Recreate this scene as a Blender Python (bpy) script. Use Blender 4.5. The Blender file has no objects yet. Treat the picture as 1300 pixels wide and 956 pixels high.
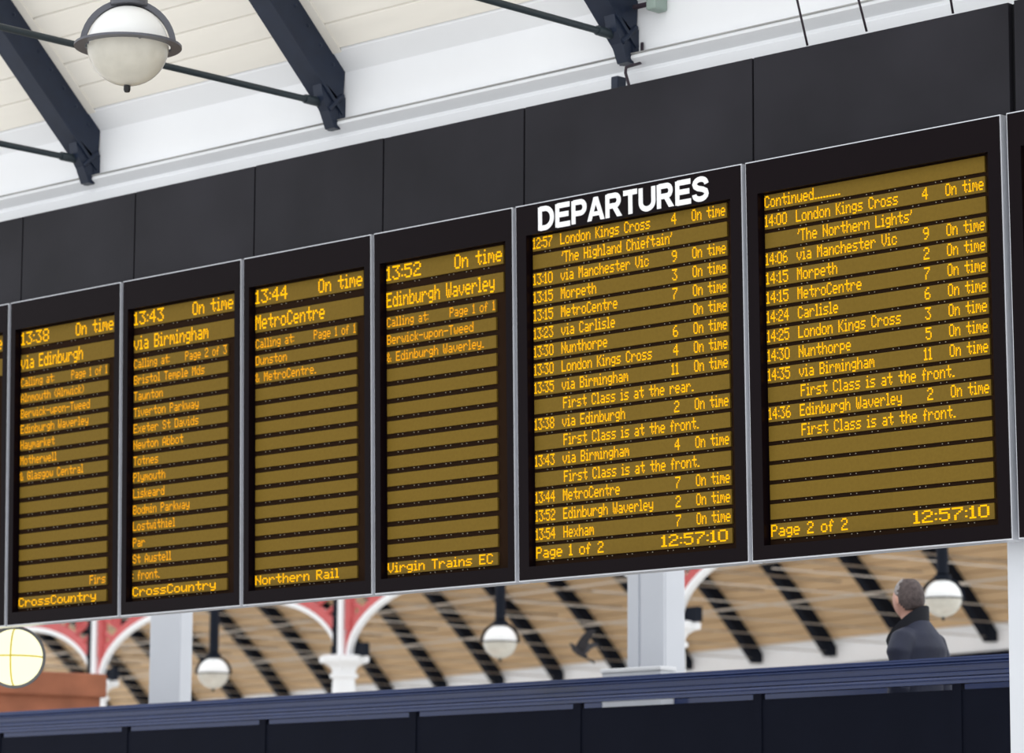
import bpy, bmesh, math, random
import numpy as np
from mathutils import Vector, Matrix
random.seed(4)
S = bpy.context.scene
COL = S.collection
# ------------------------------------------------------------------ camera
F, PITCH, YAW, ROLL = 4341.48, 0.1549, 0.7674, 0.0052      # focal length in pixels of a 1300x956 frame
CAM = np.array([7.6342, -12.9141, 3.0])
_f = np.array([-math.sin(YAW)*math.cos(PITCH), math.cos(YAW)*math.cos(PITCH), math.sin(PITCH)])
_r = np.array([math.cos(YAW), math.sin(YAW), 0.0]); _u = np.cross(_r, _f)
_A = math.cos(ROLL)*_r + math.sin(ROLL)*_u; _B = -math.sin(ROLL)*_r + math.cos(ROLL)*_u
cam = bpy.data.cameras.new('camera'); camo = bpy.data.objects.new('camera', cam); COL.objects.link(camo)
cam.sensor_fit = 'HORIZONTAL'; cam.sensor_width = 36; cam.lens = F*36/1300
cam.clip_end = 500
camo.matrix_world = Matrix(((_A[0], _B[0], -_f[0], CAM[0]), (_A[1], _B[1], -_f[1], CAM[1]), (_A[2], _B[2], -_f[2], CAM[2]), (0, 0, 0, 1)))
cam.dof.use_dof = True; cam.dof.focus_distance = 15.8; cam.dof.aperture_fstop = 3.8
S.camera = camo
def ray(px, py): return _f + _A*(px-650)/F - _B*(py-478)/F
def aty(px, py, y): d = ray(px, py); return CAM + d*(y-CAM[1])/d[1]
def atx(px, py, x): d = ray(px, py); return CAM + d*(x-CAM[0])/d[0]
def atd(px, py, k): return CAM + ray(px, py)*k
# ------------------------------------------------------------------ daylight
W = bpy.data.worlds.new('daylight'); S.world = W; W.use_nodes = True
bg = W.node_tree.nodes['Background']; bg.inputs[0].default_value = (0.95, 0.975, 1.0, 1); bg.inputs[1].default_value = 1.0
S.view_settings.view_transform = 'Standard'; S.view_settings.look = 'None'; S.view_settings.gamma = 1
S.view_settings.use_curve_mapping = False
S.view_settings.exposure = 0.45
# ------------------------------------------------------------------ materials
def lin(c): return tuple(((v/255+0.055)/1.055)**2.4 if v > 10 else v/255/12.92 for v in c)
def mat(name, rgb, rough=0.6, metal=0.0, noise=0.0, scale=8.0, bump=0.0, emit=None, estr=0.0, trans=0.0, spec=0.5, stretch=None, ior=1.45):
    m = bpy.data.materials.new(name); m.use_nodes = True; nt = m.node_tree; b = nt.nodes['Principled BSDF']
    c = lin(rgb); b.inputs['Base Color'].default_value = (*c, 1)
    b.inputs['Roughness'].default_value = rough; b.inputs['Metallic'].default_value = metal
    b.inputs['Specular IOR Level'].default_value = spec; b.inputs['IOR'].default_value = ior
    b.inputs['Transmission Weight'].default_value = trans
    if emit: b.inputs['Emission Color'].default_value = (*lin(emit), 1); b.inputs['Emission Strength'].default_value = estr
    if noise or bump:
        tc = nt.nodes.new('ShaderNodeTexCoord'); n = nt.nodes.new('ShaderNodeTexNoise'); n.inputs['Scale'].default_value = scale
        n.inputs['Detail'].default_value = 5
        if stretch:
            mp = nt.nodes.new('ShaderNodeMapping'); mp.inputs['Scale'].default_value = stretch
            nt.links.new(tc.outputs['Object'], mp.inputs[0]); nt.links.new(mp.outputs[0], n.inputs['Vector'])
        else: nt.links.new(tc.outputs['Object'], n.inputs['Vector'])
        if noise:
            r = nt.nodes.new('ShaderNodeValToRGB'); r.color_ramp.elements[0].position = 0.3; r.color_ramp.elements[1].position = 0.72
            r.color_ramp.elements[0].color = (*[v*(1-noise) for v in c], 1); r.color_ramp.elements[1].color = (*[min(1, v*(1+noise)) for v in c], 1)
            nt.links.new(n.outputs['Fac'], r.inputs[0]); nt.links.new(r.outputs[0], b.inputs['Base Color'])
        if bump:
            bp = nt.nodes.new('ShaderNodeBump'); bp.inputs['Strength'].default_value = bump; bp.inputs['Distance'].default_value = 0.02
            nt.links.new(n.outputs['Fac'], bp.inputs['Height']); nt.links.new(bp.outputs[0], b.inputs['Normal'])
    return m
M = dict(
    white=mat('white paint', (244, 245, 247), 0.55, noise=0.03, scale=1.3),
    plank=mat('cream boards', (247, 242, 232), 0.6, noise=0.05, scale=5, stretch=(.15, 1, 1)),
    plankback=mat('cream roof sheet', (247, 242, 232), 0.7),
    navy=mat('navy paint', (33, 42, 60), 0.4, noise=0.12, scale=9, spec=0.35),
    panel=mat('black cladding', (40, 39, 44), 0.42, noise=0.3, scale=1.1, bump=0.06, spec=0.12),
    gap=mat('black steel', (30, 30, 33), 0.7, spec=0.15),
    alu=mat('aluminium', (214, 216, 222), 0.35, metal=0.35),
    bezel=mat('black bezel', (17, 9, 13), 0.35, spec=0.07),
    backing=mat('led backing', (40, 26, 16), 0.8, spec=0.05),
    led=mat('amber led strip', (119, 95, 35), 0.6, noise=0.06, scale=60, spec=0.08),
    amber=mat('lit amber led', (120, 70, 0), 0.6, emit=(255, 186, 0), estr=0.95, spec=0.05),
    amberdim=mat('dim amber led', (120, 76, 10), 0.6, emit=(245, 166, 10), estr=0.82, spec=0.05),
    screw=mat('screw', (170, 160, 140), 0.4, metal=0.5),
    letter=mat('white vinyl letters', (250, 250, 252), 0.5),
    steel=mat('grey steel', (96, 97, 104), 0.4, metal=0.3),
    rod=mat('dark tie rod', (46, 56, 62), 0.45),
    dome=mat('white dome', (246, 246, 244), 0.35),
    glass=mat('prismatic glass', (236, 232, 220), 0.22, trans=0.35, noise=0.06, scale=14, bump=0.15),
    blackp=mat('black plastic', (18, 18, 20), 0.4),
    grey=mat('grey column paint', (216, 219, 225), 0.5, noise=0.03, scale=2),
    wood=mat('tan boards', (214, 182, 142), 0.65, noise=0.12, scale=1.2, stretch=(.1, 1, 1)),
    woodback=mat('tan roof sheet', (214, 182, 142), 0.8),
    rib=mat('dark navy rib', (20, 25, 36), 0.6, noise=0.1, scale=3, spec=0.15),
    palerod=mat('pale tie rod', (208, 198, 186), 0.5),
    iron=mat('white cast iron', (240, 241, 242), 0.5),
    red=mat('red paint', (196, 84, 84), 0.5, noise=0.08, scale=3),
    brown=mat('brown brick', (150, 92, 66), 0.8, noise=0.2, scale=4),
    mortar=mat('mortar', (120, 92, 76), 0.9),
    floor=mat('pale stone floor', (222, 218, 212), 0.5, noise=0.08, scale=0.6),
    bridge=mat('blue bridge paint', (42, 58, 104), 0.14, noise=0.08, scale=3, spec=0.6),
    bridgeplate=mat('dark blue plate', (18, 21, 33), 0.6, noise=0.1, scale=2, spec=0.06),
    deck=mat('deck', (90, 90, 92), 0.8, noise=0.1),
    globe=mat('lit yellow globe', (90, 80, 30), 0.5, emit=(255, 252, 206), estr=1.0, spec=0.1),
    gband=mat('yellow band', (226, 200, 20), 0.5, spec=0.3),
    greyhair=mat('grey hair', (168, 160, 158), 0.7, noise=0.25, scale=40, bump=0.4), joint=mat('mottled grey joint', (168, 167, 165), 0.8, noise=0.5, scale=1.1),
    skin=mat('skin', (222, 170, 150), 0.55, noise=0.05, scale=20),
    hair=mat('grey brown hair', (92, 80, 78), 0.7, noise=0.35, scale=38, bump=0.4),
    jacket=mat('navy jacket', (42, 46, 66), 0.65, noise=0.12, scale=9, bump=0.25),
    collar=mat('dark collar', (22, 23, 32), 0.75),
    trouser=mat('dark trousers', (40, 40, 46), 0.8), shoe=mat('black shoes', (20, 18, 18), 0.4),
    cable=mat('dark cable', (52, 42, 52), 0.6), box=mat('grey green box', (150, 166, 158), 0.5),
    bird=mat('dark feathers', (38, 36, 40), 0.7, noise=0.2, scale=20),
)
# ------------------------------------------------------------------ mesh helpers
class MB:
    def __init__(s): s.v = []; s.f = []; s.m = []; s.mi = 0
    def face(s, idx): s.f.append(idx); s.m.append(s.mi)
    def add(s, vs, fs):
        o = len(s.v); s.v += [tuple(float(c) for c in v) for v in vs]
        for f in fs: s.face([i+o for i in f])
    def box(s, x0, x1, y0, y1, z0, z1):
        s.add([(x0,y0,z0),(x1,y0,z0),(x1,y1,z0),(x0,y1,z0),(x0,y0,z1),(x1,y0,z1),(x1,y1,z1),(x0,y1,z1)],
              [(0,3,2,1),(4,5,6,7),(0,1,5,4),(1,2,6,5),(2,3,7,6),(3,0,4,7)])
    def prism(s, poly, axis, a, b):     # polygon (two coords) extruded along axis; CCW not required (normals fixed later)
        n = len(poly)
        def p(q, t):
            return (t, q[0], q[1]) if axis == 'x' else ((q[0], t, q[1]) if axis == 'y' else (q[0], q[1], t))
        s.add([p(q, a) for q in poly]+[p(q, b) for q in poly],
              [tuple(range(n))[::-1], tuple(range(n, 2*n))]+[(i, (i+1) % n, n+(i+1) % n, n+i) for i in range(n)])
    def tube(s, pts, rad, n=10, caps=True):
        pts = [Vector(p) for p in pts]; rad = rad if isinstance(rad, (list, tuple)) else [rad]*len(pts)
        o = len(s.v); ref = None
        for i, p in enumerate(pts):
            t = (pts[min(i+1, len(pts)-1)]-pts[max(i-1, 0)]).normalized()
            if ref is None: ref = Vector((0, 0, 1)) if abs(t.z) < .9 else Vector((1, 0, 0))
            a = t.cross(ref).normalized(); b = t.cross(a).normalized(); ref = -b if False else ref
            for k in range(n):
                w = 2*math.pi*k/n; s.v.append(tuple(p+(a*math.cos(w)+b*math.sin(w))*rad[i]))
        for i in range(len(pts)-1):
            for k in range(n):
                s.face([o+i*n+k, o+i*n+(k+1) % n, o+(i+1)*n+(k+1) % n, o+(i+1)*n+k])
        if caps: s.face([o+k for k in range(n)][::-1]); s.face([o+(len(pts)-1)*n+k for k in range(n)])
    def lathe(s, prof, c=(0, 0, 0), n=28, closed=False):    # prof (r,z)
        o = len(s.v); m = len(prof)
        for r, z in prof:
            for k in range(n):
                w = 2*math.pi*k/n; s.v.append((c[0]+r*math.cos(w), c[1]+r*math.sin(w), c[2]+z))
        for i in range(m if closed else m-1):
            j = (i+1) % m
            for k in range(n): s.face([o+i*n+k, o+i*n+(k+1) % n, o+j*n+(k+1) % n, o+j*n+k])
        if not closed:
            if prof[0][0] > 1e-4: s.face([o+k for k in range(n)][::-1])
            if prof[-1][0] > 1e-4: s.face([o+(m-1)*n+k for k in range(n)])
    def sphere(s, c, r, n=20, m=12):
        rr = r if isinstance(r, (list, tuple)) else (r, r, r)
        o = len(s.v)
        for i in range(m+1):
            t = math.pi*i/m
            for k in range(n):
                w = 2*math.pi*k/n
                s.v.append((c[0]+rr[0]*math.sin(t)*math.cos(w), c[1]+rr[1]*math.sin(t)*math.sin(w), c[2]+rr[2]*math.cos(t)))
        for i in range(m):
            for k in range(n): s.face([o+i*n+k, o+(i+1)*n+k, o+(i+1)*n+(k+1) % n, o+i*n+(k+1) % n])
    def build(s, name, material, parent=None, smooth=False, fix=True, bevel=0):
        me = bpy.data.meshes.new(name); me.from_pydata(s.v, [], s.f)
        for q in (material if isinstance(material, (list, tuple)) else [material]): me.materials.append(M[q])
        if any(s.m): me.polygons.foreach_set('material_index', s.m)
        if fix:
            bm = bmesh.new(); bm.from_mesh(me); bmesh.ops.remove_doubles(bm, verts=bm.verts, dist=1e-5)
            bmesh.ops.recalc_face_normals(bm, faces=bm.faces); bm.to_mesh(me); bm.free()
        if smooth: me.polygons.foreach_set('use_smooth', [True]*len(me.polygons))
        o = bpy.data.objects.new(name, me); COL.objects.link(o)
        if parent: o.parent = parent
        if smooth == 'auto':
            me.set_sharp_from_angle(angle=math.radians(38))
        if bevel:
            b = o.modifiers.new('bevel', 'BEVEL'); b.width = bevel; b.segments = 2; b.limit_method = 'ANGLE'
        return o
def tag(o, label, cat, group=None, kind=None):
    o['label'] = label
    if cat: o['category'] = cat
    if group: o['group'] = group
    if kind: o['kind'] = kind
    return o
def empty(name, loc, label, cat, group=None, kind=None, rot=(0, 0, 0)):
    o = bpy.data.objects.new(name, None); COL.objects.link(o); o.location = tuple(float(v) for v in loc); o.rotation_euler = rot
    o.empty_display_size = .2
    return tag(o, label, cat, group, kind)
def inst(mesh_obj, parent, loc=(0, 0, 0), rot=(0, 0, 0)):
    c = mesh_obj.copy(); COL.objects.link(c); c.parent = parent; c.location = loc; c.rotation_euler = rot
    return c
def box_obj(name, m, x0, x1, y0, y1, z0, z1, parent=None, bevel=0):
    b = MB(); b.box(x0, x1, y0, y1, z0, z1); return b.build(name, m, parent, bevel=bevel)

# ================================================================== the setting
ZB = 4.6996                      # height of the boards' lower edge
b = MB(); b.box(-75, 12, -16, 60, -0.2, 0)
tag(b.build('floor', 'floor'), 'pale stone station floor below the boards', 'floor', kind='structure')
# white wall carrying the boards, with a stepped moulding at its foot
WY = 0.30
b = MB(); b.box(-22, 6, WY, WY+0.35, 6.2, 8.6)
tag(b.build('wall_front', 'white'), 'white painted wall above the black cladding panels', 'wall', kind='structure')
b = MB(); b.prism([(WY, 7.50), (WY-.05, 7.497), (WY-.06, 7.485), (WY-.06, 7.472), (WY-.012, 7.425), (WY-.012, 7.41), (WY-.02, 7.40), (WY-.02, 7.2), (WY, 7.2)], 'x', -22, 6)
tag(b.build('trim_1', 'white'), 'white moulding along the foot of the wall above the panels', 'moulding', kind='structure')
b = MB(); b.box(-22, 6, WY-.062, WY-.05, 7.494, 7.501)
b.build('joint_line', 'joint', bpy.data.objects['trim_1'])  # thin strip in mottled grey along the moulding's top edge
# near roof: boards running along the wall on a 45 degree slope
SL = 0.977
def cz(y): return 7.79 + SL*(WY-y)
nrm = Vector((0, SL, 1)).normalized()           # points up, away from the room
b = MB(); y1 = WY+.02; y0 = -4.2
b.prism([(y1, cz(y1)+.11), (y0, cz(y0)+.11), (y0, cz(y0)+.18), (y1, cz(y1)+.18)], 'x', -20, 4)
near_ceiling = tag(b.build('ceiling', 'plankback'), 'sloping cream boarded roof above the white wall', 'ceiling', kind='structure')
b = MB(); b.prism([(WY+.0, cz(WY)), (.197, cz(.197)), (.197, cz(.197)+.115), (WY, cz(WY)+.115)], 'x', -20, 4)
b.build('soffit_board', 'white', near_ceiling)
pw = 0.1235; y = .192
pl = None
while y > -4.0:
    if pl is None:
        b = MB(); e = .0055
        b.prism([(-e, SL*e+.004), (-e, SL*e+.10), (-pw+e, SL*(pw-e)+.10), (-pw+e, SL*(pw-e)+.004), ], 'x', -20, 4)
        pl = b.build('plank', 'plank', near_ceiling); pl.location = (0, y, cz(y))
    else: inst(pl, near_ceiling, (0, y, cz(y)))
    y -= pw
# ================================================================== roof trusses of the near roof
def near_truss(x, label):
    t = empty('roof_truss', (x, WY, 7.45), label, 'roof truss', 'navy roof trusses of the boarded roof')
    def P(yy, zz): return (yy-WY, zz-7.45)
    dz, wv = .265, .13
    b = MB(); ya, yb = WY, -3.6
    b.prism([P(ya, cz(ya)+.01), P(yb, cz(yb)+.01), P(yb, cz(yb)-dz), P(ya-.02, cz(ya)-dz)], 'x', -wv, 0)
    b.build('rafter', 'navy', t, bevel=.004)
    b = MB(); b.prism([P(ya-.03, cz(ya-.03)-dz+.01), P(yb, cz(yb)-dz+.01), P(yb, cz(yb)-dz-.02), P(ya-.03, cz(ya-.03)-dz-.02)], 'x', -wv-.012, .012)
    b.build('bottom_flange', 'navy', t)
    b = MB(); b.prism([P(ya, cz(ya)-.2), P(ya-.2, cz(ya-.2)-.25), P(ya-.17, 7.60), P(ya-.13, 7.545), P(ya-.085, 7.45), P(ya, 7.445)], 'x', -.075, -.0)
    b.prism([P(ya, cz(ya)-.15), P(ya-.05, cz(ya)-.15), P(ya-.05, 7.45), P(ya, 7.45)], 'x', -wv*.7, .004)
    b.tube([(.0, -.13, .1), (.0, -.02, .2)], .016)
    b.build('foot_bracket', 'navy', t)
    # battens beside the rafter
    b = MB(); b.prism([P(.2, cz(.2)), P(yb, cz(yb)), P(yb, cz(yb)-.006), P(.2, cz(.2)-.006)], 'x', .0, .07)
    b.build('batten', 'plank', t)
    b = MB(); b.tube([(-.06, -.08, .148), (-.06, -7.5, .16)], .019)
    b.tube([(-.06, -.06, .147), (-.06, -.26, .149)], .027)
    b.build('tie_rod', 'rod', t, smooth='auto')
    b = MB()
    for i in range(16):
        yy = ya-.1-i*.1; b.sphere((.002, yy-WY, cz(yy)-7.45-.07), (.006, .012, .012), 8, 6)
    o = b.build('rivets', 'navy', t, smooth=True); o['kind'] = 'stuff'
    return t
near_truss(-10.92, 'navy steel roof truss meeting the wall beyond the 13:38 board')
near_truss(-8.69, 'navy steel roof truss with its foot above the 13:38 board')
near_truss(-6.465, 'navy steel roof truss whose tie rod passes behind the globe lamp')
near_truss(-4.19, 'navy steel roof truss with a dark cable running down from its foot')
near_truss(-1.9, 'navy steel roof truss above the widest cladding panels')
# small things by the third foot
q = atx(817, 60, -4.15)
b = MB(); b.tube([(-4.150, .285, 7.56), (-4.148, .28, 7.45), (-4.143, .15, 7.40), (-4.12, .12, 7.36), (-4.085, .11, 7.28), (-4.08, .11, 7.2)], .0085, 8)
tag(b.build('cable', 'cable', smooth=True), 'dark cable running down from a truss foot to the panels', 'cable')
b = MB(); b.box(-4.235, -4.185, .13, .2, 7.2, 7.36)
tag(b.build('conduit_clip', 'navy', bevel=.006), 'small navy clip on the white moulding beside the cable', 'clip')
q = aty(832, 2, .24)
jb = empty('junction_box', (q[0], .30, q[2]-.05), 'small grey green junction box on the white wall beside a truss', 'junction box')
b = MB(); b.box(-.035, .035, -.10, 0, 0, .13); b.build('body', 'box', jb, bevel=.012)
b = MB(); b.tube([(-.16, -.05, .05), (-.03, -.05, .05)], .014); b.build('conduit', 'cable', jb, smooth='auto')
# ================================================================== cladding panels
XB = [-10.1486, -9.0686, -7.9889, -6.908, -5.827, -4.7383, -3.1461, -1.5528, 0.045]
PX = [-10.13, -9.0528, -7.9679, -6.8933, -5.8219, -4.7358, -3.1438, -1.5464, 0.06]
PT, PB = ZB+2.5531, ZB+2.003
fas = empty('fascia', (-5, 0, PB), 'band of matt black cladding panels above the departure boards', 'fascia')
b = MB(); b.box(PX[0]+5, PX[-1]+5, .034, .06, .0, PT-PB-.004); b.build('backing_sheet', 'gap', fas)
b = MB(); b.box(PX[0]+5, PX[-1]+5, .06, .36, .18, .26); b.build('support_rail', 'gap', fas)
for i in range(8):
    g1 = .033 if i == 6 else .011
    b = MB(); b.box(PX[i]+5, PX[i+1]+5-g1, 0, .034, random.uniform(-.001, .001), PT-PB+random.uniform(-.002, .002))
    b.build('panel', 'panel', fas, bevel=.002)
# thin suspension wires in front of the wall, going up to the roof
for (px, py, py0, px0) in ((1024, 53, 0, 1012), (1099, 35, 0, 1090), (1209, 12, 0, 1207)):
    a = aty(px, py, .04); c = atx(px0, py0, a[0]); d = (c-a)/np.linalg.norm(c-a)
    L = (7.79+SL*(WY-a[1])-a[2])/(d[2]+SL*d[1])
    b = MB(); b.tube([a-d*.02, a+d*L*.33, a+d*L*.66, a+d*L], .006, 6)
    tag(b.build('suspension_wire', 'cable', smooth=True), 'thin dark wire rising from the top of a wide cladding panel', 'wire', 'suspension wires above the widest cladding panels')
# ================================================================== LED lettering
G = {' ': '0000000000', '&': '3649562050', "'": '0004030000', '(': '001C224100', ')': '0041221C00', '-': '0808080808', '.': '0000404000',
 '0': '3E4141413E', '1': '00427F4000', '2': '6251494946', '3': '2141454B31', '4': '1814127F10', '5': '2745454539', '6': '3C4A494930',
 '7': '0171090503', '8': '3649494936', '9': '064949291E', ':': '0000240000', 'A': '7C1211127C', 'B': '7F49494936', 'C': '3E41414122',
 'D': '7F4141413E', 'E': '7F49494941', 'F': '7F09090901', 'G': '3E41495A3A', 'H': '7F0808087F', 'K': '7F08142241', 'L': '7F40404040',
 'M': '7F020C027F', 'N': '7F0408107F', 'P': '7F09090906', 'R': '7F09192946', 'S': '2649494932', 'T': '01017F0101', 'V': '1F2040201F', 'W': '3F4038403F',
 'O': '3E4141413E', 'a': '2054545478', 'b': '7F48444438', 'c': '3844444428', 'd': '384444487F', 'e': '3854545418', 'f': '00087E0902', 'g': '18A4A4A47C',
 'h': '7F08040478', 'i': '00447D4000', 'k': '7F10284400', 'l': '00417F4000', 'm': '7C04180478', 'n': '7C08040478', 'o': '3844444438', 'p': 'FC24242418',
 'r': '7C08040408', 's': '4854545424', 't': '04043F4424', 'u': '3C4040207C', 'v': '1C2040201C', 'w': '3C4030403C', 'x': '4428102844', 'y': '1CA0A0A07C'}
def led_cols(txt):
    out = []
    for ch in txt:
        if ch == ' ': out += [0]*5; continue
        c = [int(G[ch][i:i+2], 16) for i in range(0, 10, 2)]
        while c and c[0] == 0: c.pop(0)
        while c and c[-1] == 0: c.pop()
        out += c+[0]
    return out[:-1]
def led_text(mb, txt, u0, u1, zb, zt, y, align_w=None):
    """dots of txt between u0 and u1 (u1 None: pitch align_w); zb..zt is the strip"""
    c = led_cols(txt); cw = align_w if u1 is None else (u1-u0)/len(c)
    h = zt-zb; ch = h*.94/8.3; top = zt-h*.06
    for i, v in enumerate(c):
        for r in range(8):
            if v >> r & 1:
                x0 = u0+i*cw; z1 = top-r*ch
                e = .08
                mb.add([(x0+cw*e*-.5, y, z1-ch*(1-e)), (x0+cw*(1+e*.5), y, z1-ch*(1-e)), (x0+cw*(1+e*.5), y, z1-ch*e), (x0-cw*e*.5, y, z1-ch*e)], [(0, 1, 2, 3)])
    return len(c)*cw
def tw(txt, cw): return len(led_cols(txt))*cw
# ------------------------------------------------------------------ white heading letters built from strokes
def stroke(mb, pts, w, y0, y1):
    pts = [Vector((p[0], p[1])) for p in pts]; n = len(pts); L = []; R = []
    for i, p in enumerate(pts):
        d0 = (pts[i]-pts[i-1]).normalized() if i else (pts[1]-pts[0]).normalized()
        d1 = (pts[i+1]-pts[i]).normalized() if i < n-1 else d0
        t = (d0+d1).normalized(); nn = Vector((-t.y, t.x)); k = w/2/max(.4, nn.dot(Vector((-d1.y, d1.x))))
        L.append(p+nn*k); R.append(p-nn*k)
    for i in range(n-1):
        mb.prism([R[i], R[i+1], L[i+1], L[i]], 'y', y0, y1)
def arc(cx, cz_, rx, rz, a0, a1, n=12):
    return [(cx+rx*math.cos(math.radians(a0+(a1-a0)*i/n)), cz_+rz*math.sin(math.radians(a0+(a1-a0)*i/n))) for i in range(n+1)]
def letter_strokes(ch):
    t = .2; h = t/2
    def bowl(zc, rz, x1): return [(.1, zc+rz), (x1-rz*.9, zc+rz)]+arc(x1-rz*.9, zc, rz*.9, rz, 80, -80, 8)+[(x1-rz*.9, zc-rz), (.1, zc-rz)]
    if ch == 'D': return [[(h, 0), (h, 1)], [(.1, 1-h*.85), (.36, 1-h*.85)]+arc(.36, .5, .37, .5-h*.85, 80, -80, 12)+[(.36, h*.85), (.1, h*.85)]], .83
    if ch == 'E': return [[(h, 0), (h, 1)], [(.1, 1-h*.85), (.76, 1-h*.85)], [(.1, .52), (.7, .52)], [(.1, h*.85), (.78, h*.85)]], .78
    if ch == 'P': return [[(h, 0), (h, 1)], bowl(.675, .325-h*.85, .68)], .76
    if ch == 'R': return [[(h, 0), (h, 1)], bowl(.70, .30-h*.85, .70), ('poly', [(.33, .47), (.57, .47), (.87, 0), (.61, 0)])], .86
    if ch == 'A': return [('poly', [(0, 0), (.225, 0), (.59, 1), (.36, 1)]), ('poly', [(.735, 0), (.96, 0), (.60, 1), (.37, 1)]), ('poly', [(.24, .20), (.72, .20), (.66, .38), (.30, .38)])], .96
    if ch == 'T': return [[(.39, 0), (.39, 1)], [(0, 1-h*.85), (.78, 1-h*.85)]], .78
    if ch == 'U': return [[(h, 1), (h, .4)]+arc(.41, .38, .31, .29, 180, 360, 12)+[(.72, .4), (.72, 1)]], .82
    if ch == 'S': return [[(.69, .69)]+arc(.39, .715, .29, .2, 10, 175, 8)+[(.14, .63), (.27, .545), (.5, .48), (.65, .40)]+arc(.385, .29, .30, .2, 15, -185, 10)], .78
# ------------------------------------------------------------------ the boards
TILT, D0, HB, GAP = 0.0199, 0.03, 2.0, 0.024
def board(i, rows, label, big, heading=False):
    """rows: list of (strip index, [(text, u0, u1 or None, pitch)])"""
    x0, x1 = XB[i], XB[i+1]-(.034 if i == 6 else GAP); Wd = x1-x0
    t = empty('departure_board', (x0, -D0, ZB), label, 'departure board', 'amber departure boards in a row', rot=(TILT, 0, 0))
    w = .008
    b = MB(); b.box(0, Wd, .003, .11, HB-w, HB); b.box(0, Wd, .003, .11, 0, w); b.box(0, w, .003, .11, w, HB-w); b.box(Wd-w, Wd, .003, .11, w, HB-w)
    b.box(w, Wd-w, .052, .11, w, HB-w); b.build('housing', 'alu', t)
    ua, ub, va, vb = (.078, Wd-.075, .075, 1.832) if big else (.05, Wd-.05, .08, 1.825)
    e = .0065
    b = MB()
    b.box(e, Wd-e, -.002, .04, vb, HB-e); b.box(e, Wd-e, -.002, .04, e, va); b.box(e, ua, -.002, .04, va, vb); b.box(ub, Wd-e, -.002, .04, va, vb)
    b.build('bezel', 'bezel', t)
    b = MB(); b.box(ua-.006, ua+.002, .0, .05, va, vb); b.build('recess_side', 'bezel', t)
    b = MB(); b.box(ua-.004, ub+.004, .048, .053, va-.004, vb+.004); b.build('backing', 'backing', t)
    strips = []
    if big:
        p = (1.72+.019)/18
        for k in range(18): strips.append((.092, 1.437, 1.825-k*p-.0755, 1.825-k*p))
    else:
        strips = [(.066, .962, 1.714, 1.814), (.066, .962, 1.563, 1.668)]
        for k in range(15): strips.append((.066, .904, 1.527-k*.0968-.0675, 1.527-k*.0968))
    sc = MB()
    txt = dict(rows); cache = {}
    for k, (a, c, zb, zt) in enumerate(strips):
        key = (round(a, 3), round(c, 3), round(zt-zb, 4))
        if key in cache: o = inst(cache[key], t, (0, 0, zb))
        else:
            b = MB(); b.box(a, c, .036, .05, 0, zt-zb); o = b.build('led_row', 'led', t); o.location = (0, 0, zb); cache[key] = o
        if k in txt:
            for (s, u0, u1, cw) in txt[k]:
                mb = MB(); led_text(mb, s, u0, u1, 0, zt-zb, .0352, cw)
                lt = mb.build('led_text', 'amberdim' if (not big and 1 < k < 16) else 'amber', o, fix=False); lt['kind'] = 'stuff'
        zz = zb-.008
        n = 9 if big else 6
        for j in range(n):
            for dx in (0, .035):
                u = a+.04+(c-a-.1)*(j+.3)/n+dx
                sc.box(u-.0022, u+.0022, .044, .049, zz-.002, zz+.002)
    o = sc.build('screws', 'screw', t, fix=False); o['kind'] = 'stuff'
    if heading:
        adv = dict(D=.722, E=.667, P=.667, A=.722, R=.722, T=.611, U=.722, S=.667); hh = .124; kx = hh/.716; u = .165
        for ch in 'DEPARTURES':
            st, wch = letter_strokes(ch); mb = MB(); s = (adv[ch]-.06)*kx/wch
            off = u+.03*kx*(1 if ch != 'A' else .3)
            if ch == 'A': s = (adv[ch]-.02)*kx/wch
            for si, pl_ in enumerate(st):
                if pl_[0] == 'poly': mb.prism([(off+q[0]*s, 1.846+q[1]*hh) for q in pl_[1]], 'y', -.0045-.0007*si, -.0015); continue
                stroke(mb, [(off+q[0]*s, 1.846+q[1]*hh) for q in pl_], .225*hh, -.0045-.0007*si, -.0015)
            mb.build('letter', 'letter', t, fix=False)
            u += adv[ch]*kx
    return t
CW = .00612
def big_rows(lines, last):
    out = []
    for k, l in enumerate(lines):
        if l is None: continue
        if isinstance(l, str): out.append((k, [(l, .300 if l[0] in "'F" else .094, None, CW)])); continue
        tm, dest, plat, st = l
        r = [(tm, .094, .234, 0), (dest, .292, None, CW)]
        if plat: r.append((plat, 1.102-tw(plat, .0068), None, .0068))
        if st: r.append((st, 1.206, 1.428, 0))
        out.append((k, r))
    out.append((17, [(last, .096, .572, 0), ('12:57:10', .968, 1.408, 0)]))
    return out
OT = 'On time'; FC = 'First Class is at the '
board(5, big_rows([('12:57', 'London Kings Cross', '4', OT), "'The Highland Chieftain'", ('13:10', 'via Manchester Vic', '9', OT), ('13:15', 'Morpeth', '3', OT),
    ('13:15', 'MetroCentre', '7', OT), ('13:23', 'via Carlisle', '', OT), ('13:30', 'Nunthorpe', '6', OT), ('13:30', 'London Kings Cross', '4', OT), ('13:35', 'via Birmingham', '11', OT),
    FC+'rear.', ('13:38', 'via Edinburgh', '2', OT), FC+'front.', ('13:43', 'via Birmingham', '4', OT), FC+'front.', ('13:44', 'MetroCentre', '7', OT),
    ('13:52', 'Edinburgh Waverley', '2', OT), ('13:54', 'Hexham', '7', OT)], 'Page 1 of 2'),
    'wide board headed DEPARTURES in white letters, showing Page 1 of 2', True, True)
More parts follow.
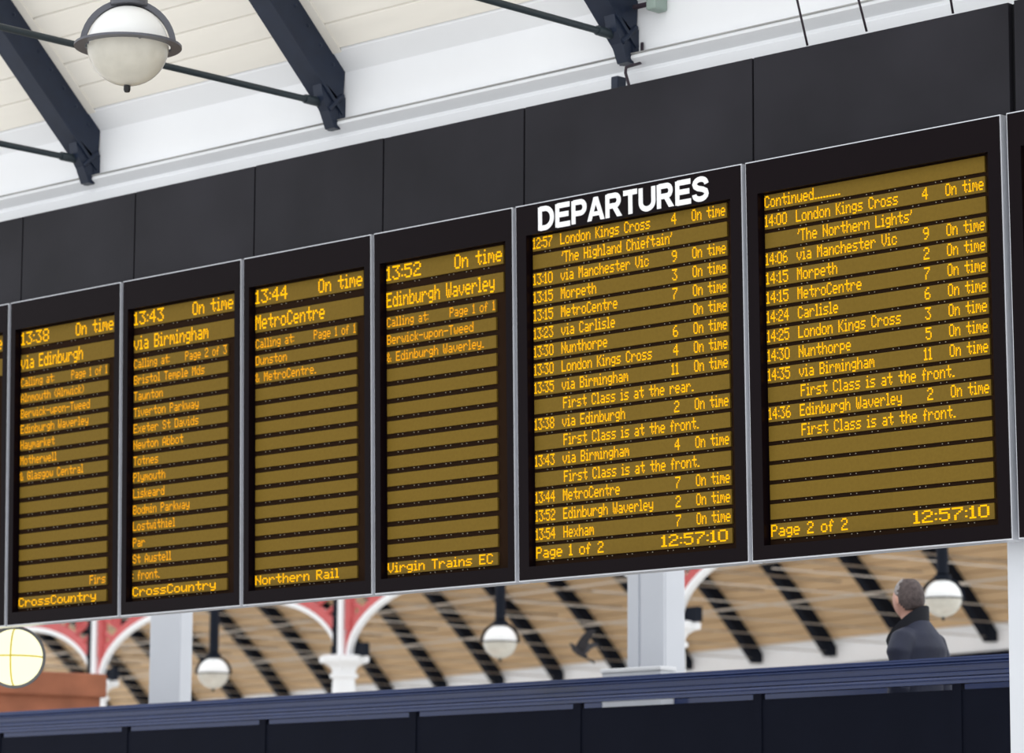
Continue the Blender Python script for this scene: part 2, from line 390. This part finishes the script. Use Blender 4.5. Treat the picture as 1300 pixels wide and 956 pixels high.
board(6, big_rows(['Continued.........', ('14:00', 'London Kings Cross', '4', OT), "'The Northern Lights'", ('14:06', 'via Manchester Vic', '9', OT), ('14:15', 'Morpeth', '2', OT),
    ('14:15', 'MetroCentre', '7', OT), ('14:24', 'Carlisle', '6', OT), ('14:25', 'London Kings Cross', '3', OT), ('14:30', 'Nunthorpe', '5', OT), ('14:35', 'via Birmingham', '11', OT),
    FC+'front.', ('14:36', 'Edinburgh Waverley', '2', OT), FC+'front.'], 'Page 2 of 2'),
    'wide board whose list begins with Continued and ends Page 2 of 2', True)
def small_rows(tm, head, hw, page, stops, foot, fw, extra=()):
    C2 = .0060
    r = [(0, [(tm, .066, .336, 0), (OT, .595, .953, 0)]), (1, [(head, .066, .066+hw, 0)]),
         (2, [('Calling at:', .068, None, C2), (page, .898-tw(page, C2), None, C2)])]
    for k, s in enumerate(stops): r.append((3+k, [(s, .068, None, C2*1.07)]))
    r += list(extra); r.append((16, [(foot, .068, .068+fw, 0)]))
    return r
board(1, small_rows('13:38', 'via Edinburgh', .60, 'Page 1 of 1', ['Alnmouth (Alnwick)', 'Berwick-upon-Tweed', 'Edinburgh Waverley', 'Haymarket', 'Motherwell', '& Glasgow Central'], 'CrossCountry', .74,
      [(15, [('Firs', .748, .895, 0)])]), 'narrow board for the 13:38 via Edinburgh', False)
board(2, small_rows('13:43', 'via Birmingham', .67, 'Page 2 of 3', ['Bristol Temple Mds', 'Taunton', 'Tiverton Parkway', 'Exeter St Davids', 'Newton Abbot', 'Totnes', 'Plymouth', 'Liskeard', 'Bodmin Parkway', 'Lostwithiel', 'Par', 'St Austell', ': front.'], 'CrossCountry', .74),
      'narrow board for the 13:43 via Birmingham with a long list of stops', False)
board(3, small_rows('13:44', 'MetroCentre', .58, 'Page 1 of 1', ['Dunston', '& MetroCentre.'], 'Northern Rail', .69), 'narrow board for the 13:44, mostly empty rows', False)
board(4, small_rows('13:52', 'Edinburgh Waverley', .83, 'Page 1 of 1', ['Berwick-upon-Tweed', '& Edinburgh Waverley.'], 'Virgin Trains EC', .80), 'narrow board for the 13:52 to Edinburgh Waverley beside the DEPARTURES board', False)
board(0, [(0, [(OT, .595, .953, 0)])], 'narrow board beside the 13:38 board, at the far end of the row', False)
board(7, [], 'wide board next to the Page 2 of 2 board, above a grey column', True)
# dark steel frame behind the boards, tying them to the wall
hang = empty('hanging_frame', (-5, .2, ZB), 'dark steel frame behind the departure boards', 'frame')
for z in (.35, 1.5):
    b = MB(); b.box(-5.1, 5.0, -.125, -.05, z, z+.08); b.build('cross_rail', 'gap', hang)
for x in (-4.6, -2.3, 0, 2.3, 4.6):
    b = MB(); b.box(x-.03, x+.03, -.06, .02, .2, 2.1); b.build('upright', 'gap', hang)

# ================================================================== grey columns
def column_px(p0, p1, p2, yf, *a):     # left edge, corner and right edge of a square column, in photo pixels
    x0, x1 = aty(p0, 800, yf)[0], aty(p1, 800, yf)[0]
    return column(x0, x1, yf, atx(p2, 800, x1)[1]-yf, *a)
def column(x0, x1, y0, dep, ztop, label, grooves):
    t = empty('column', ((x0+x1)/2, y0+dep/2, 0), label, 'column'); w = (x1-x0)/2; d = dep/2
    b = MB(); b.box(-w, w, -d, d, 0, ztop); b.build('shaft', 'grey', t, bevel=.012)
    for g0, g1, pr in grooves:
        b = MB(); b.box(-w+g0*2*w, -w+g1*2*w, -d-pr, -d+.01, .05, ztop-.02); b.build('cover_strip', 'grey', t, bevel=.006)
    b = MB(); b.box(-w-.06, w+.06, -d-.06, d+.06, 0, .12); b.build('base', 'grey', t, bevel=.01)
    return t
column_px(190, 229, 245, 5.2, 7.6, 'pale grey boxed column under the 13:43 board', [])
column_px(798, 845, 870, 5.2, 7.6, 'pale grey boxed column with vertical grooves under the DEPARTURES board', [(.0, .30, .015), (.36, .98, .015)])
a = aty(1278.5, 760, .13)
column(a[0], a[0]+.55, .13, .5, 6.2, 'pale grey column under the wide board beside the Page 2 of 2 board', [])
# ================================================================== footbridge
RY = 3.0
zt = aty(1279, 831, RY)[2]; DECK = zt-1.25
fb = empty('footbridge', (-8, RY, 0), 'blue railed footbridge behind the departure boards', 'footbridge')
X0, X1 = -9.5, 8.3
b = MB(); b.box(X0, X1, 0, 1.9, DECK-.15, DECK); b.build('deck', 'deck', fb)
prof = [(-.05, -.002), (-.055, -.012), (-.05, -.020), (-.034, -.022), (-.045, -.034), (-.045, -.040), (-.022, -.046), (-.022, -.078), (-.036, -.086), (-.036, -.094), (-.022, -.098),
        (-.022, -.106), (-.04, -.114), (-.046, -.122), (-.042, -.128), (-.022, -.132), (-.022, -.15), (.05, -.15), (.05, -.004), (.04, 0), (-.04, 0)]
b = MB(); b.prism([(p[0], zt+p[1]) for p in prof], 'x', X0, X1); b.build('handrail', 'bridge', fb)
for (za, zb_, yo, mm) in ((.0, -.009, -.056, 'bridge'), (-.015, -.024, -.056, 'bridge'), (-.062, -.068, -.038, 'bridge'), (-.086, -.090, -.04, 'bridge'), (-.095, -.103, -.04, 'bridge')):
    b = MB(); b.box(X0, X1, yo, -.02, zt+zb_, zt+za); b.build('edge_strip', mm, fb)
b = MB(); b.prism([(1.85+p[0]*-1-.05, zt+p[1]) for p in prof], 'x', X0, X1); b.build('far_handrail', 'bridge', fb)
pp = None
n = 12; wpan = (X1-X0)/n
for side, yy in ((0, .0), (1, 1.83)):
    for k in range(n):
        if pp is None:
            b = MB(); b.box(.03, wpan-.03, -.01, .01, DECK-.25, zt-.185); pp = b.build('parapet_panel', 'bridgeplate', fb, bevel=.003); pp.location = (X0+k*wpan, yy, 0)
        else: inst(pp, fb, (X0+k*wpan, yy, 0))
po = None
for yy in (.0, 1.83):
    for k in range(n+1):
        if po is None:
            b = MB(); b.box(-.032, .032, -.018, .018, DECK-.26, zt-.14); po = b.build('post', 'bridgeplate', fb); po.location = (X0, yy, 0)
        else: inst(po, fb, (X0+k*wpan, yy, 0))
for k in range(0, n+1, 3):
    b = MB(); b.box(X0+k*wpan-.12, X0+k*wpan+.12, .8, 1.05, 0, DECK-.1); b.build('pier', 'bridgeplate', fb)
# white box on the bridge, at the foot of the grooved column
a = aty(764, 858, 4.6); c = aty(838, 852, 4.6)
wb = empty('equipment_box', ((a[0]+c[0])/2, 4.65, DECK), 'white box beside the grooved grey column, behind the handrail', 'box')
w = (c[0]-a[0])/2; h = aty(800, 847.5, 4.6)[2]-DECK
b = MB(); b.box(-w, w, -.05, .1, 0, h-.02); b.build('body', 'grey', wb, bevel=.01)
b = MB(); b.box(-w-.01, w+.01, -.06, .11, h-.03, h); b.build('lid', 'white', wb, bevel=.006)

# ================================================================== globe lamps
def globe_lamp(loc, R, label, stem_top, ring=1.28, group=None, yaw=0.0, stem_r=.03, strap='steel'):
    t = empty('globe_lamp', loc, label, 'lamp', group, rot=(0, 0, yaw))
    N = 12
    pr = [(R*math.sin(a), R*math.cos(a)) for a in [math.pi/2*i/N for i in range(N+1)]]
    b = MB(); b.lathe(pr+[(R*.97, 0)]+[(q[0]*.97, q[1]*.97) for q in pr[::-1]], n=36); b.build('upper_dome', 'dome', t, smooth='auto')
    lo = [(R*math.sin(a), R*math.cos(a)*.98) for a in [math.pi/2+math.pi/2*i/N for i in range(N+1)]]
    b = MB(); b.lathe([(R*.97, -.002)]+lo[0:], n=36); b.build('glass_bowl', 'glass', t, smooth='auto')
    b = MB(); b.lathe([(R*1.06, -.006), (R*ring, -.006), (R*ring, .006), (R*1.06, .006)], n=48, closed=True)
    for w in (0.3, 1.87, 3.44, 5.01):
        b.box(0, 0, 0, 0, 0, 0) if False else None
        c, s_ = math.cos(w), math.sin(w)
        b.tube([(R*.98*c, R*.98*s_, 0), (R*1.1*c, R*1.1*s_, 0)], .008, 6)
    b.build('ring', strap, t, smooth='auto')
    # strap arching over the dome
    b = MB(); ro, ri, hw = R*1.18, R*1.04, R*.10
    nseg = 22
    vs = []
    for i in range(nseg+1):
        a = math.pi*i/nseg
        for (rr, yy) in ((ro, -hw), (ro, hw), (ri, hw), (ri, -hw)): vs.append((rr*math.cos(a), yy, rr*math.sin(a)))
    fs = [(0, 1, 2, 3), tuple(4*nseg+q for q in (3, 2, 1, 0))]
    for i in range(nseg):
        for q in range(4): fs.append((4*i+q, 4*i+(q+1) % 4, 4*i+4+(q+1) % 4, 4*i+4+q))
    b.add(vs, fs); b.build('strap', strap, t, smooth='auto')
    b = MB(); b.lathe([(R*.44, R*1.0), (R*.46, R*1.02), (R*.46, R*1.2), (R*.3, R*1.26), (stem_r*1.2, R*1.3)], n=28); b.build('collar', strap, t, smooth='auto')
    b = MB(); b.tube([(0, 0, R*1.2), (0, 0, stem_top)], stem_r, 14); b.build('stem', strap, t, smooth='auto')
    b = MB(); b.lathe([(.0, -R*1.16), (R*.06, -R*1.15), (R*.085, -R*1.1), (R*.085, -R*.99), (0, -R*.97)], n=14); b.build('finial', 'blackp', t, smooth='auto')
    return t
p = atd(162.5, 59, 16.8)
globe_lamp(p, .2, 'round glass lamp with a flat metal ring hanging under the boarded roof', cz(p[1])-p[2]+.03, ring=1.32, yaw=YAW+.1)
for (px, py, lb) in ((271, 855, 'small globe lamp hanging in the far shed beside the white arcade column'), (635, 815, 'small globe lamp hanging in the far shed beneath the 13:52 board'), (1197, 760, 'small globe lamp hanging beside the man in the far shed')):
    p = aty(px, py, 16)
    globe_lamp(p, .2, lb, 11.0-p[2], ring=1.1, group='globe lamps in the far shed', yaw=YAW, stem_r=.062, strap='rib')
b = MB(); b.box(-34, -6, 15.85, 16.15, 10.95, 11.25)
tag(b.build('lamp_beam', 'rib'), 'dark beam carrying the far lamps behind the boards', 'beam')
# yellow globe at the end of the boards
p = atd(18.5, 834.5, 21.6); R = 37.5/F*21.6
yl = empty('yellow_lamp', p, 'glowing yellow globe lamp below the 13:38 board', 'lamp', rot=(0, 0, YAW))
b = MB(); b.sphere((0, 0, 0), R*.95, 36, 20); b.build('globe', 'globe', yl, smooth=True)
b = MB(); b.lathe([(R*.94, -.0045), (R*.965, -.0045), (R*.965, .0045), (R*.94, .0045)], n=48, closed=True); b.build('equator_band', 'gband', yl, smooth='auto')
for rz in (0, 1):
    b = MB(); vs = []; fs = []; n = 48
    for i in range(n):
        a = 2*math.pi*i/n
        for rr, yy in ((R*.94, -.0045), (R*.965, -.0045), (R*.965, .0045), (R*.94, .0045)): vs.append((yy, rr*math.cos(a), rr*math.sin(a)) if rz == 0 else (rr*math.cos(a), yy, rr*math.sin(a)))
        for q in range(4): fs.append((4*i+q, 4*i+(q+1) % 4, (4*i+4+(q+1) % 4) % (4*n), (4*i+4+q) % (4*n)))
    if rz == 1: vs = [(v[0]*(1.02 if (v[0]**2+v[2]**2)**.5 < R*.955 else 1.09), v[1]*2.2, v[2]*(1.02 if (v[0]**2+v[2]**2)**.5 < R*.955 else 1.09)) for v in vs]
    b.add(vs, fs); b.build('meridian_band', 'gband' if rz == 0 else 'steel', yl, smooth='auto')
b = MB(); b.tube([(0, 0, R*.9), (0, 0, 6.21-p[2])], .012, 10); b.build('stem', 'steel', yl, smooth='auto')

# ================================================================== far train shed
YW = 46.0; Z0 = aty(1165, 821, YW)[2]
TH0, DTH = math.radians(51), math.radians(3.4)
prof = [(YW, Z0)]; th = TH0; st = .26; pts = [(YW, Z0)]
while pts[-1][0] > 33.5:
    y_, z_ = pts[-1]; pts.append((y_-st*math.cos(th), z_+st*math.sin(th))); th -= DTH*st
def off(i, d):           # offset of the vault profile outward (up) by d
    a = pts[max(i-1, 0)]; c = pts[min(i+1, len(pts)-1)]; t = Vector((c[0]-a[0], c[1]-a[1])).normalized()
    return (pts[i][0]+t.y*d, pts[i][1]-t.x*d)
XF0, XF1 = -84, -22
vault = MB()
for i in range(len(pts)-1): vault.prism([off(i, .24), off(i+1, .24), off(i+1, .32), off(i, .32)], 'x', XF0, XF1)
far_ceiling = tag(vault.build('ceiling', 'woodback'), 'tan boarded vault over the far train shed', 'ceiling', kind='structure')
NW = 1
b = MB()
for i in range(NW): b.prism([off(i, .07), off(i+1, .07), off(i+1, .25), off(i, .25)], 'x', XF0, XF1)
b.build('soffit_board', 'white', far_ceiling)
for i in range(NW, len(pts)-1):
    a, c = Vector(off(i, .08+random.uniform(-.015, .01))), Vector(off(i+1, .08+random.uniform(-.012, .012))); d = (c-a)*.06
    a2, c2 = Vector(off(i, .245)), Vector(off(i+1, .245))
    b = MB(); b.prism([a+d, c-d, c2-d, a2+d], 'x', XF0, XF1); b.build('plank', 'wood', far_ceiling)
b = MB(); b.box(XF0, XF1, YW, YW+.4, Z0-.30, Z0+.7)
tag(b.build('wall_back', 'white'), 'white wall head at the far side of the train shed', 'wall', kind='structure')
b = MB(); b.box(XF0, XF1, YW-.05, YW+.4, 0, Z0-.30)
tag(b.build('wall_back', 'bridgeplate'), 'dark wall of the far platform side', 'wall', kind='structure')
ANG = math.radians(-12)
PIV = Matrix.Translation((-40, YW, 0)) @ Matrix.Rotation(ANG, 4, 'Z') @ Matrix.Translation((40, -YW, 0))
for o in [far_ceiling]+[q for q in COL.objects if q.name.startswith('wall_back')]: o.matrix_world = PIV
# ribs
rb = None
nw = PIV.to_3x3() @ Vector((0, 1, 0)); pw_ = Vector((-40, YW, 0)); dr = Vector(ray(1266, 812)); cv = Vector(CAM)
xs0 = (PIV.inverted() @ (cv+dr*((pw_-cv).dot(nw)/dr.dot(nw)))).x
zcol = atx(1000, 750, aty(1064, 830, YW)[0])
for k in range(-6, 24):
    x = xs0-2.6*k
    if not (XF0 < x < XF1): continue
    lb = 'dark curved rib with pale tie rods under the tan boarded vault'
    q = PIV @ Vector((x, YW, Z0)); t = empty('roof_rib', q, lb, 'roof rib', 'ribs of the far boarded vault', rot=(0, 0, ANG))
    if rb is None:
        b = MB()
        for i in range(len(pts)-1): b.prism([(off(j, d)[0]-YW, off(j, d)[1]-Z0) for j, d in ((i, -.20), (i+1, -.20), (i+1, .09), (i, .09))], 'x', -.24, 0)
        r1 = b.build('rib', 'rib', t)
        b = MB(); b.prism([(0, .1), (-.3, .18), (-.22, -.05), (-.1, -.12), (0, -.12)], 'x', -.22, .02); r2 = b.build('foot_bracket', 'rib', t)
        b = MB(); b.tube([(-.1, -.1, -.02), (-.1, -12, .07)], .011, 8); r3 = b.build('tie_rod', 'palerod', t, smooth=True)
        zc = zcol[2]-Z0
        b = MB(); b.tube([(-.1, -1.9, zc), (-.1, -12, zc+.1)], .018, 8); r4 = b.build('collar_rod', 'palerod', t, smooth=True)
        rb = [r1, r2, r3, r4]
    else:
        for r in rb: inst(r, t)
# long rods along the vault
for (px, py, yy) in ((1140, 706, 41.5), (930, 775, 42.5)):
    q = aty(px, py, yy)
    b = MB(); b.tube([(XF0, yy, q[2]), (XF1, yy, q[2])], .022, 8)
    o = b.build('purlin_rod', 'palerod', smooth=True); o.matrix_world = PIV
    tag(o, 'long pale rod crossing the far vault ribs high up, just below the boards' if py < 750 else 'long pale rod crossing the far vault ribs lower down, behind the bird', 'rod', 'rods along the far vault')
# arcade of white columns with red spandrels
AY = 20.0
zcap = aty(437, 833, AY)[2]
def on_cap(px, py):                      # point of the arcade whose capital shows at this pixel
    d = ray(px, py); return CAM + d*(zcap-CAM[2])/d[2]
cols = [(on_cap(123, 864), 'white arcade column with red spandrels below the 13:38 and 13:43 boards'), (on_cap(437, 833), 'white arcade column with a wide capital below the 13:44 board'), (on_cap(853, 790), 'white arcade column with red spandrel beside the grooved grey column')]
ANA = math.atan2(cols[2][0][1]-cols[0][0][1], cols[2][0][0]-cols[0][0][0])
GT = zcap+1.3
def arcade_column(x, label):
    t = empty('arcade_column', (x[0], x[1], 0), label, 'column', 'columns of the far arcade', rot=(0, 0, ANA))
    b = MB(); b.lathe([(.28, 0), (.28, .3), (.2, .4), (.165, zcap-.45), (.155, zcap-.32), (.2, zcap-.3), (.2, zcap-.26), (.165, zcap-.24), (.17, zcap-.13)], n=24); b.build('shaft', 'iron', t, smooth='auto')
    b = MB(); b.lathe([(.17, zcap-.2), (.2, zcap-.15), (.29, zcap-.1), (.35, zcap-.09), (.36, zcap-.02), (.33, zcap), (.0, zcap)], n=8); b.build('capital', 'iron', t)
    b = MB(); b.box(-.06, .06, -.08, .08, zcap, GT); b.build('pilaster', 'iron', t)
    b = MB(); b.tube([(-.15, -.05, zcap-.1), (-.15, -.05, GT)], .045, 8)
    for z in (.35, .8): b.tube([(-.15, -.05, zcap+z), (-.15, -.05, zcap+z+.06)], .06, 8)
    b.build('downpipe', 'rib', t, smooth='auto')
    b = MB(); b.box(-.42, .42, .05, .14, zcap-.01, zcap+.17); b.build('springer', 'rib', t)
    for s in (-1, 1):
        def ring(name, m, a_, b_, t0, t1, y0, y1):
            b = MB()
            P0 = [(.10+a_-(a_-t0)*math.cos(math.radians(90*i/16)), (b_-t0)*math.sin(math.radians(90*i/16))) for i in range(17)]
            P1 = [(.10+a_-(a_-t1)*math.cos(math.radians(90*i/16)), (b_-t1)*math.sin(math.radians(90*i/16))) for i in range(17)]
            for i in range(16): b.prism([(s*q[0], zcap+q[1]) for q in (P0[i], P0[i+1], P1[i+1], P1[i])], 'y', y0, y1)
            b.build(name, m, t)
        a_, b_ = 2.6, 1.0
        ring('arch_rib', 'iron', a_, b_, 0.0, .075, -.04, .04)
        ring('arch_flange', 'red', a_, b_, -.14, -.001, -.025, .025)
        b = MB(); x0, x1 = sorted((s*.08, s*.2)); b.box(x0, x1, -.05, .05, zcap+.35, GT); b.build('spandrel_post', 'red', t)
        b = MB(); x0, x1 = sorted((s*.08, s*2.6)); b.box(x0, x1, -.05, .05, GT-.18, GT); b.build('spandrel_chord', 'red', t)
        b = MB()
        for (xa, za, xb_, zb_) in ((.2, .95, .65, .78), (.65, 1.2, .65, .75), (.2, 1.2, .62, .82), (.25, .72, .46, .62), (1.0, 1.2, 1.0, .9)):
            b.tube([(s*xa, 0, zcap+za), (s*xb_, 0, zcap+zb_)], .035, 6)
        for i in range(12):
            a0, a1 = 2*math.pi*i/12, 2*math.pi*(i+1)/12
            b.tube([(s*(.38+.11*math.cos(a0)), 0, zcap+1.0+.11*math.sin(a0)), (s*(.38+.11*math.cos(a1)), 0, zcap+1.0+.11*math.sin(a1))], .03, 6)
        b.build('spandrel_tracery', 'red', t)
    return t
for x, lb in cols: arcade_column(x, lb)
b = MB(); b.box(-30, 12, -.15, .15, GT+.0, GT+.5)
ag = b.build('arcade_girder', 'red'); ag.location = (cols[1][0][0], cols[1][0][1], 0); ag.rotation_euler = (0, 0, ANA)
tag(ag, 'red girder along the top of the far arcade', 'girder')
# brick building under the arches at the far left
a = atd(40, 852, 36); dr = ray(128, 856); c = CAM+dr*(a[2]-CAM[2])/dr[2]
dv = np.array([c[0]-a[0], c[1]-a[1]]); ang = math.atan2(dv[1], dv[0]); Lb = np.linalg.norm(dv)+1.5
kb = empty('brick_kiosk', (a[0], a[1], 0), 'brown brick building top seen under the arch beside the yellow globe', 'building', rot=(0, 0, ang))
b = MB(); b.box(-3, Lb-1.5, 0, 1.5, 0, a[2]-.25); b.build('wall', 'brown', kb)
b = MB(); b.box(-3.05, Lb-1.45, -.06, 1.55, a[2]-.25, a[2]); b.build('coping', 'brown', kb, bevel=.02)

# ================================================================== bird
p = atd(735, 828, 38)
bd = MB(); bd.tube([(0, -.16, -.03), (0, -.11, -.01), (0, 0, 0), (0, .09, .02), (0, .13, .045), (0, .155, .05), (0, .185, .045)], [.012, .03, .05, .042, .025, .024, .004], 12)
bird = tag(bd.build('bird', 'bird', smooth=True), 'dark bird flying with raised wings below the far vault', 'bird'); bird.location = tuple(p); bird.rotation_euler = (.5, .35, YAW+1.45); bird.scale = (.8, .8, .8)
for s in (-1, 1):
    b = MB(); vs = []
    secs = [(0, -.07, .07, 0), (.09, -.09, .075, .07), (.2, -.08, .05, .17), (.29, -.1, .0, .26), (.33, -.12, -.07, .31)]
    for (xx, ya, yb, zz) in secs:
        for (yy, dz) in ((ya, .002), (yb, .006), (yb, -.006), (ya, -.002)): vs.append((s*xx*.7, yy, zz+dz))
    fs = [(0, 1, 2, 3), (19, 18, 17, 16)]
    for i in range(4):
        for q in range(4): fs.append((4*i+q, 4*i+(q+1) % 4, 4*i+4+(q+1) % 4, 4*i+4+q))
    b.add(vs, fs); b.build('wing', 'bird', bird)
b = MB(); b.prism([(-.02, -.14), (.02, -.14), (.05, -.27), (-.05, -.27)], 'z', -.035, -.027); b.build('tail', 'bird', bird)

# ================================================================== man on the bridge
MY = RY+.72
crown = aty(1156, 735, MY); MX = crown[0]+.02
def ring_loft(mb, rings, n=24, pw=2.4):        # rings: (cx,cy,cz,rx,ry[,tilt])
    o = len(mb.v)
    for r in rings:
        cx, cy, c_, rx, ry = r[:5]; tl = r[5] if len(r) > 5 else 0
        for k in range(n):
            w = 2*math.pi*k/n; a, b_ = math.cos(w), math.sin(w)
            sx = math.copysign(abs(a)**(2/pw), a); sy = math.copysign(abs(b_)**(2/pw), b_)
            mb.v.append((cx+rx*sx, cy+ry*sy, c_+tl*ry*sy))
    for i in range(len(rings)-1):
        for k in range(n): mb.face([o+i*n+k, o+i*n+(k+1) % n, o+(i+1)*n+(k+1) % n, o+(i+1)*n+k])
    mb.face([o+k for k in range(n)][::-1]); mb.face([o+(len(rings)-1)*n+k for k in range(n)])
def remesh(o, vox, it=6):
    m = o.modifiers.new('remesh', 'REMESH'); m.mode = 'VOXEL'; m.voxel_size = vox; m.use_smooth_shade = True
    if it: s_ = o.modifiers.new('smooth', 'SMOOTH'); s_.factor = .5; s_.iterations = it
HM = crown[2]-DECK                              # his height
k = HM/1.78
HT = .42                                        # head turned to his right, towards the far side of the bridge
def hp(x, y, z):                                # head space -> body space
    c, s_ = math.cos(-HT), math.sin(-HT); return (c*x-s_*y, s_*x+c*y+.035, z)
def head_pts(mb, inf=0.0, zcut=None, n=32, m=22, hair=False):
    o = len(mb.v); cz0 = 1.655
    for i in range(m+1):
        t = math.pi*i/m
        for j in range(n):
            w = 2*math.pi*j/n; x, y, z = math.sin(t)*math.cos(w), math.sin(t)*math.sin(w), math.cos(t)
            rx, ry, rz = .084, .106, .128
            X, Y, Z = x*rx, y*ry, z*rz
            if z < 0: X *= 1-.28*z*z; Y = Y*(1-.30*z*z)+(.02*z*z if y > 0 else .035*z*z)
            if y > 0: Y -= .008*abs(z)*y; 
            if y > .55 and abs(x) < .75: Y += .006
            nz = math.exp(-((X/.014)**2)-(((Z+.012)/.026)**2)) if y > 0 else 0
            Y += .026*nz
            ey = math.exp(-((abs(X)-.032)/.014)**2-((Z-.012)/.012)**2) if y > 0 else 0
            Y -= .008*ey
            mo = math.exp(-(X/.024)**2-((Z+.062)/.007)**2) if y > 0 else 0
            Y -= .004*mo
            v = Vector((X, Y, Z)); v = v*(1+inf/max(v.length, .05))
            mb.v.append(hp(v.x, v.y, v.z+cz0))
    for i in range(m):
        for j in range(n): mb.face([o+i*n+j, o+(i+1)*n+j, o+(i+1)*n+(j+1) % n, o+i*n+(j+1) % n])
body = MB()
head_pts(body)
for s in (-1, 1):                               # ears
    c = hp(s*.085, -.008, 1.648); body.sphere(c, (.012, .022, .034), 10, 8)
body.tube([(0, .0, 1.38), (0, .008, 1.47), (0, .02, 1.56), (0, .03, 1.61)], [.075, .062, .058, .058], 18)
ring_loft(body, [(0, 0, .80, .14, .10), (0, 0, .92, .165, .115), (0, 0, 1.05, .14, .10), (0, 0, 1.2, .155, .11), (0, -.01, 1.33, .17, .105), (0, -.01, 1.42, .12, .075), (0, 0, 1.46, .07, .06)])
for s in (-1, 1):
    body.tube([(s*.16, -.01, 1.38), (s*.21, -.02, 1.33), (s*.235, -.04, 1.12), (s*.235, .04, .9), (s*.23, .07, .84)], [.05, .055, .045, .034, .026], 12)
    hx, hy, hz = s*.228, .085, .80
    body.tube([(s*.23, .06, .86), (hx, hy-.005, .81), (hx-s*.002, hy+.012, .755)], [.026, .036, .032], 10)
    for q in range(4):
        L = (.065, .075, .07, .055)[q]; dy = -.026+q*.018
        body.tube([(hx, hy+.012-dy*-1, .765), (hx-s*.006, hy+.018+dy, .765-L*.55), (hx-s*.018, hy+.024+dy, .765-L)], [.0105, .0095, .008], 8)
    body.tube([(hx-s*.01, hy+.02, .815), (hx-s*.025, hy+.05, .785), (hx-s*.03, hy+.058, .755)], [.013, .0115, .009], 8)
    fy = .16 if s > 0 else -.10
    body.tube([(s*.085, 0, .88), (s*.095, fy*.5+.03, .5), (s*.095, fy, .1)], [.09, .06, .04], 14)
    body.tube([(s*.095, fy-.05, .05), (s*.10, fy+.05, .045), (s*.105, fy+.16, .03)], [.035, .04, .03], 10)
man = body.build('person', 'skin', smooth=True); remesh(man, .009, 3)
man.location = (float(MX), MY, float(DECK)); man.rotation_euler = (0, 0, math.radians(98)); man.scale = (k, k, k)
tag(man, 'man in a dark navy jacket with upturned collar walking on the footbridge, seen from behind', 'person')
# hair: cap over crown, back and sides
h = MB(); head_pts(h, inf=.005, n=40, m=30)
me = h.build('hair', 'hair', man, smooth=True)
bm = bmesh.new(); bm.from_mesh(me.data)
c_, s_ = math.cos(HT), math.sin(HT)
rm = []
for v in bm.verts:
    x, y = v.co.x, v.co.y-.035; hx, hy = c_*x-s_*y, s_*x+c_*y; z = v.co.z-1.655
    line = -.078 if hy < -.045 else (-.078+(hy+.045)*1.5 if hy < .05 else .064+(hy-.05)*.9)
    if z < line or z > .125: rm.append(v)
bmesh.ops.delete(bm, geom=rm, context='VERTS')
me.data.materials.append(M['greyhair'])
for f_ in bm.faces:
    x, y = f_.calc_center_median().x, f_.calc_center_median().y-.035; hy = s_*x+c_*y; z = f_.calc_center_median().z-1.655
    f_.material_index = 1 if (hy > -.005+.01*math.sin(z*160)) else 0
    f_.smooth = True
bm.to_mesh(me.data); bm.free()
so = me.modifiers.new('solid', 'SOLIDIFY'); so.thickness = .012; so.offset = -.6
# jacket
j = MB()
ring_loft(j, [(0, .0, .78, .19, .14), (0, 0, .95, .195, .145), (0, -.005, 1.1, .19, .145), (0, -.015, 1.25, .20, .15), (0, -.035, 1.36, .20, .145), (0, -.035, 1.44, .15, .115), (0, -.02, 1.50, .10, .09), (0, -.01, 1.53, .08, .08)], 28, 2.3)
for s in (-1, 1):
    j.tube([(s*.12, -.03, 1.43), (s*.185, -.03, 1.40), (s*.235, -.03, 1.32), (s*.262, -.045, 1.12), (s*.262, .03, .92), (s*.25, .055, .86)], [.06, .078, .078, .066, .052, .047], 16)
jo = j.build('jacket', 'jacket', man, smooth=True); remesh(jo, .011, 5)
# upturned collar: a band round the neck that dips to the front, open at the throat
cb = MB(); n = 30; vs = []
for i in range(n+1):
    w = math.radians(-90-155+310*i/n)          # -90 = nape
    fr = (math.sin(w)+1)/2                     # 0 nape .. 1 throat
    for (rad, zz) in ((.105+.02*fr, 1.44-.10*fr), (.100+.045*fr, 1.615-.13*fr-.09*fr*fr), (.092+.044*fr, 1.613-.13*fr-.09*fr*fr), (.093+.02*fr, 1.44-.10*fr)):
        vs.append((rad*.98*math.cos(w), rad*1.02*math.sin(w)+.012+.015*fr, zz))
fs = [(0, 1, 2, 3), tuple(4*n+q for q in (3, 2, 1, 0))]
for i in range(n):
    for q in range(4): fs.append((4*i+q, 4*i+(q+1) % 4, 4*i+4+(q+1) % 4, 4*i+4+q))
cb.add(vs, fs); cb.build('collar', 'collar', man, smooth='auto')
tr = MB()
ring_loft(tr, [(0, 0, .80, .165, .12), (0, 0, .9, .18, .13), (0, 0, .98, .17, .125)])
for s in (-1, 1):
    fy = .16 if s > 0 else -.10
    tr.tube([(s*.085, 0, .9), (s*.095, fy*.5+.03, .5), (s*.095, fy-.005, .09)], [.105, .08, .065], 16)
to = tr.build('trousers', 'trouser', man, smooth=True); remesh(to, .012, 4)
for s in (-1, 1):
    fy = .16 if s > 0 else -.10
    b = MB(); ring_loft(b, [(s*.10, fy+.045, 0, .05, .145), (s*.10, fy+.045, .03, .052, .147), (s*.10, fy+.03, .07, .045, .11), (s*.097, fy-.01, .11, .045, .055)], 18)
    b.build('shoe', 'shoe', man, smooth='auto')
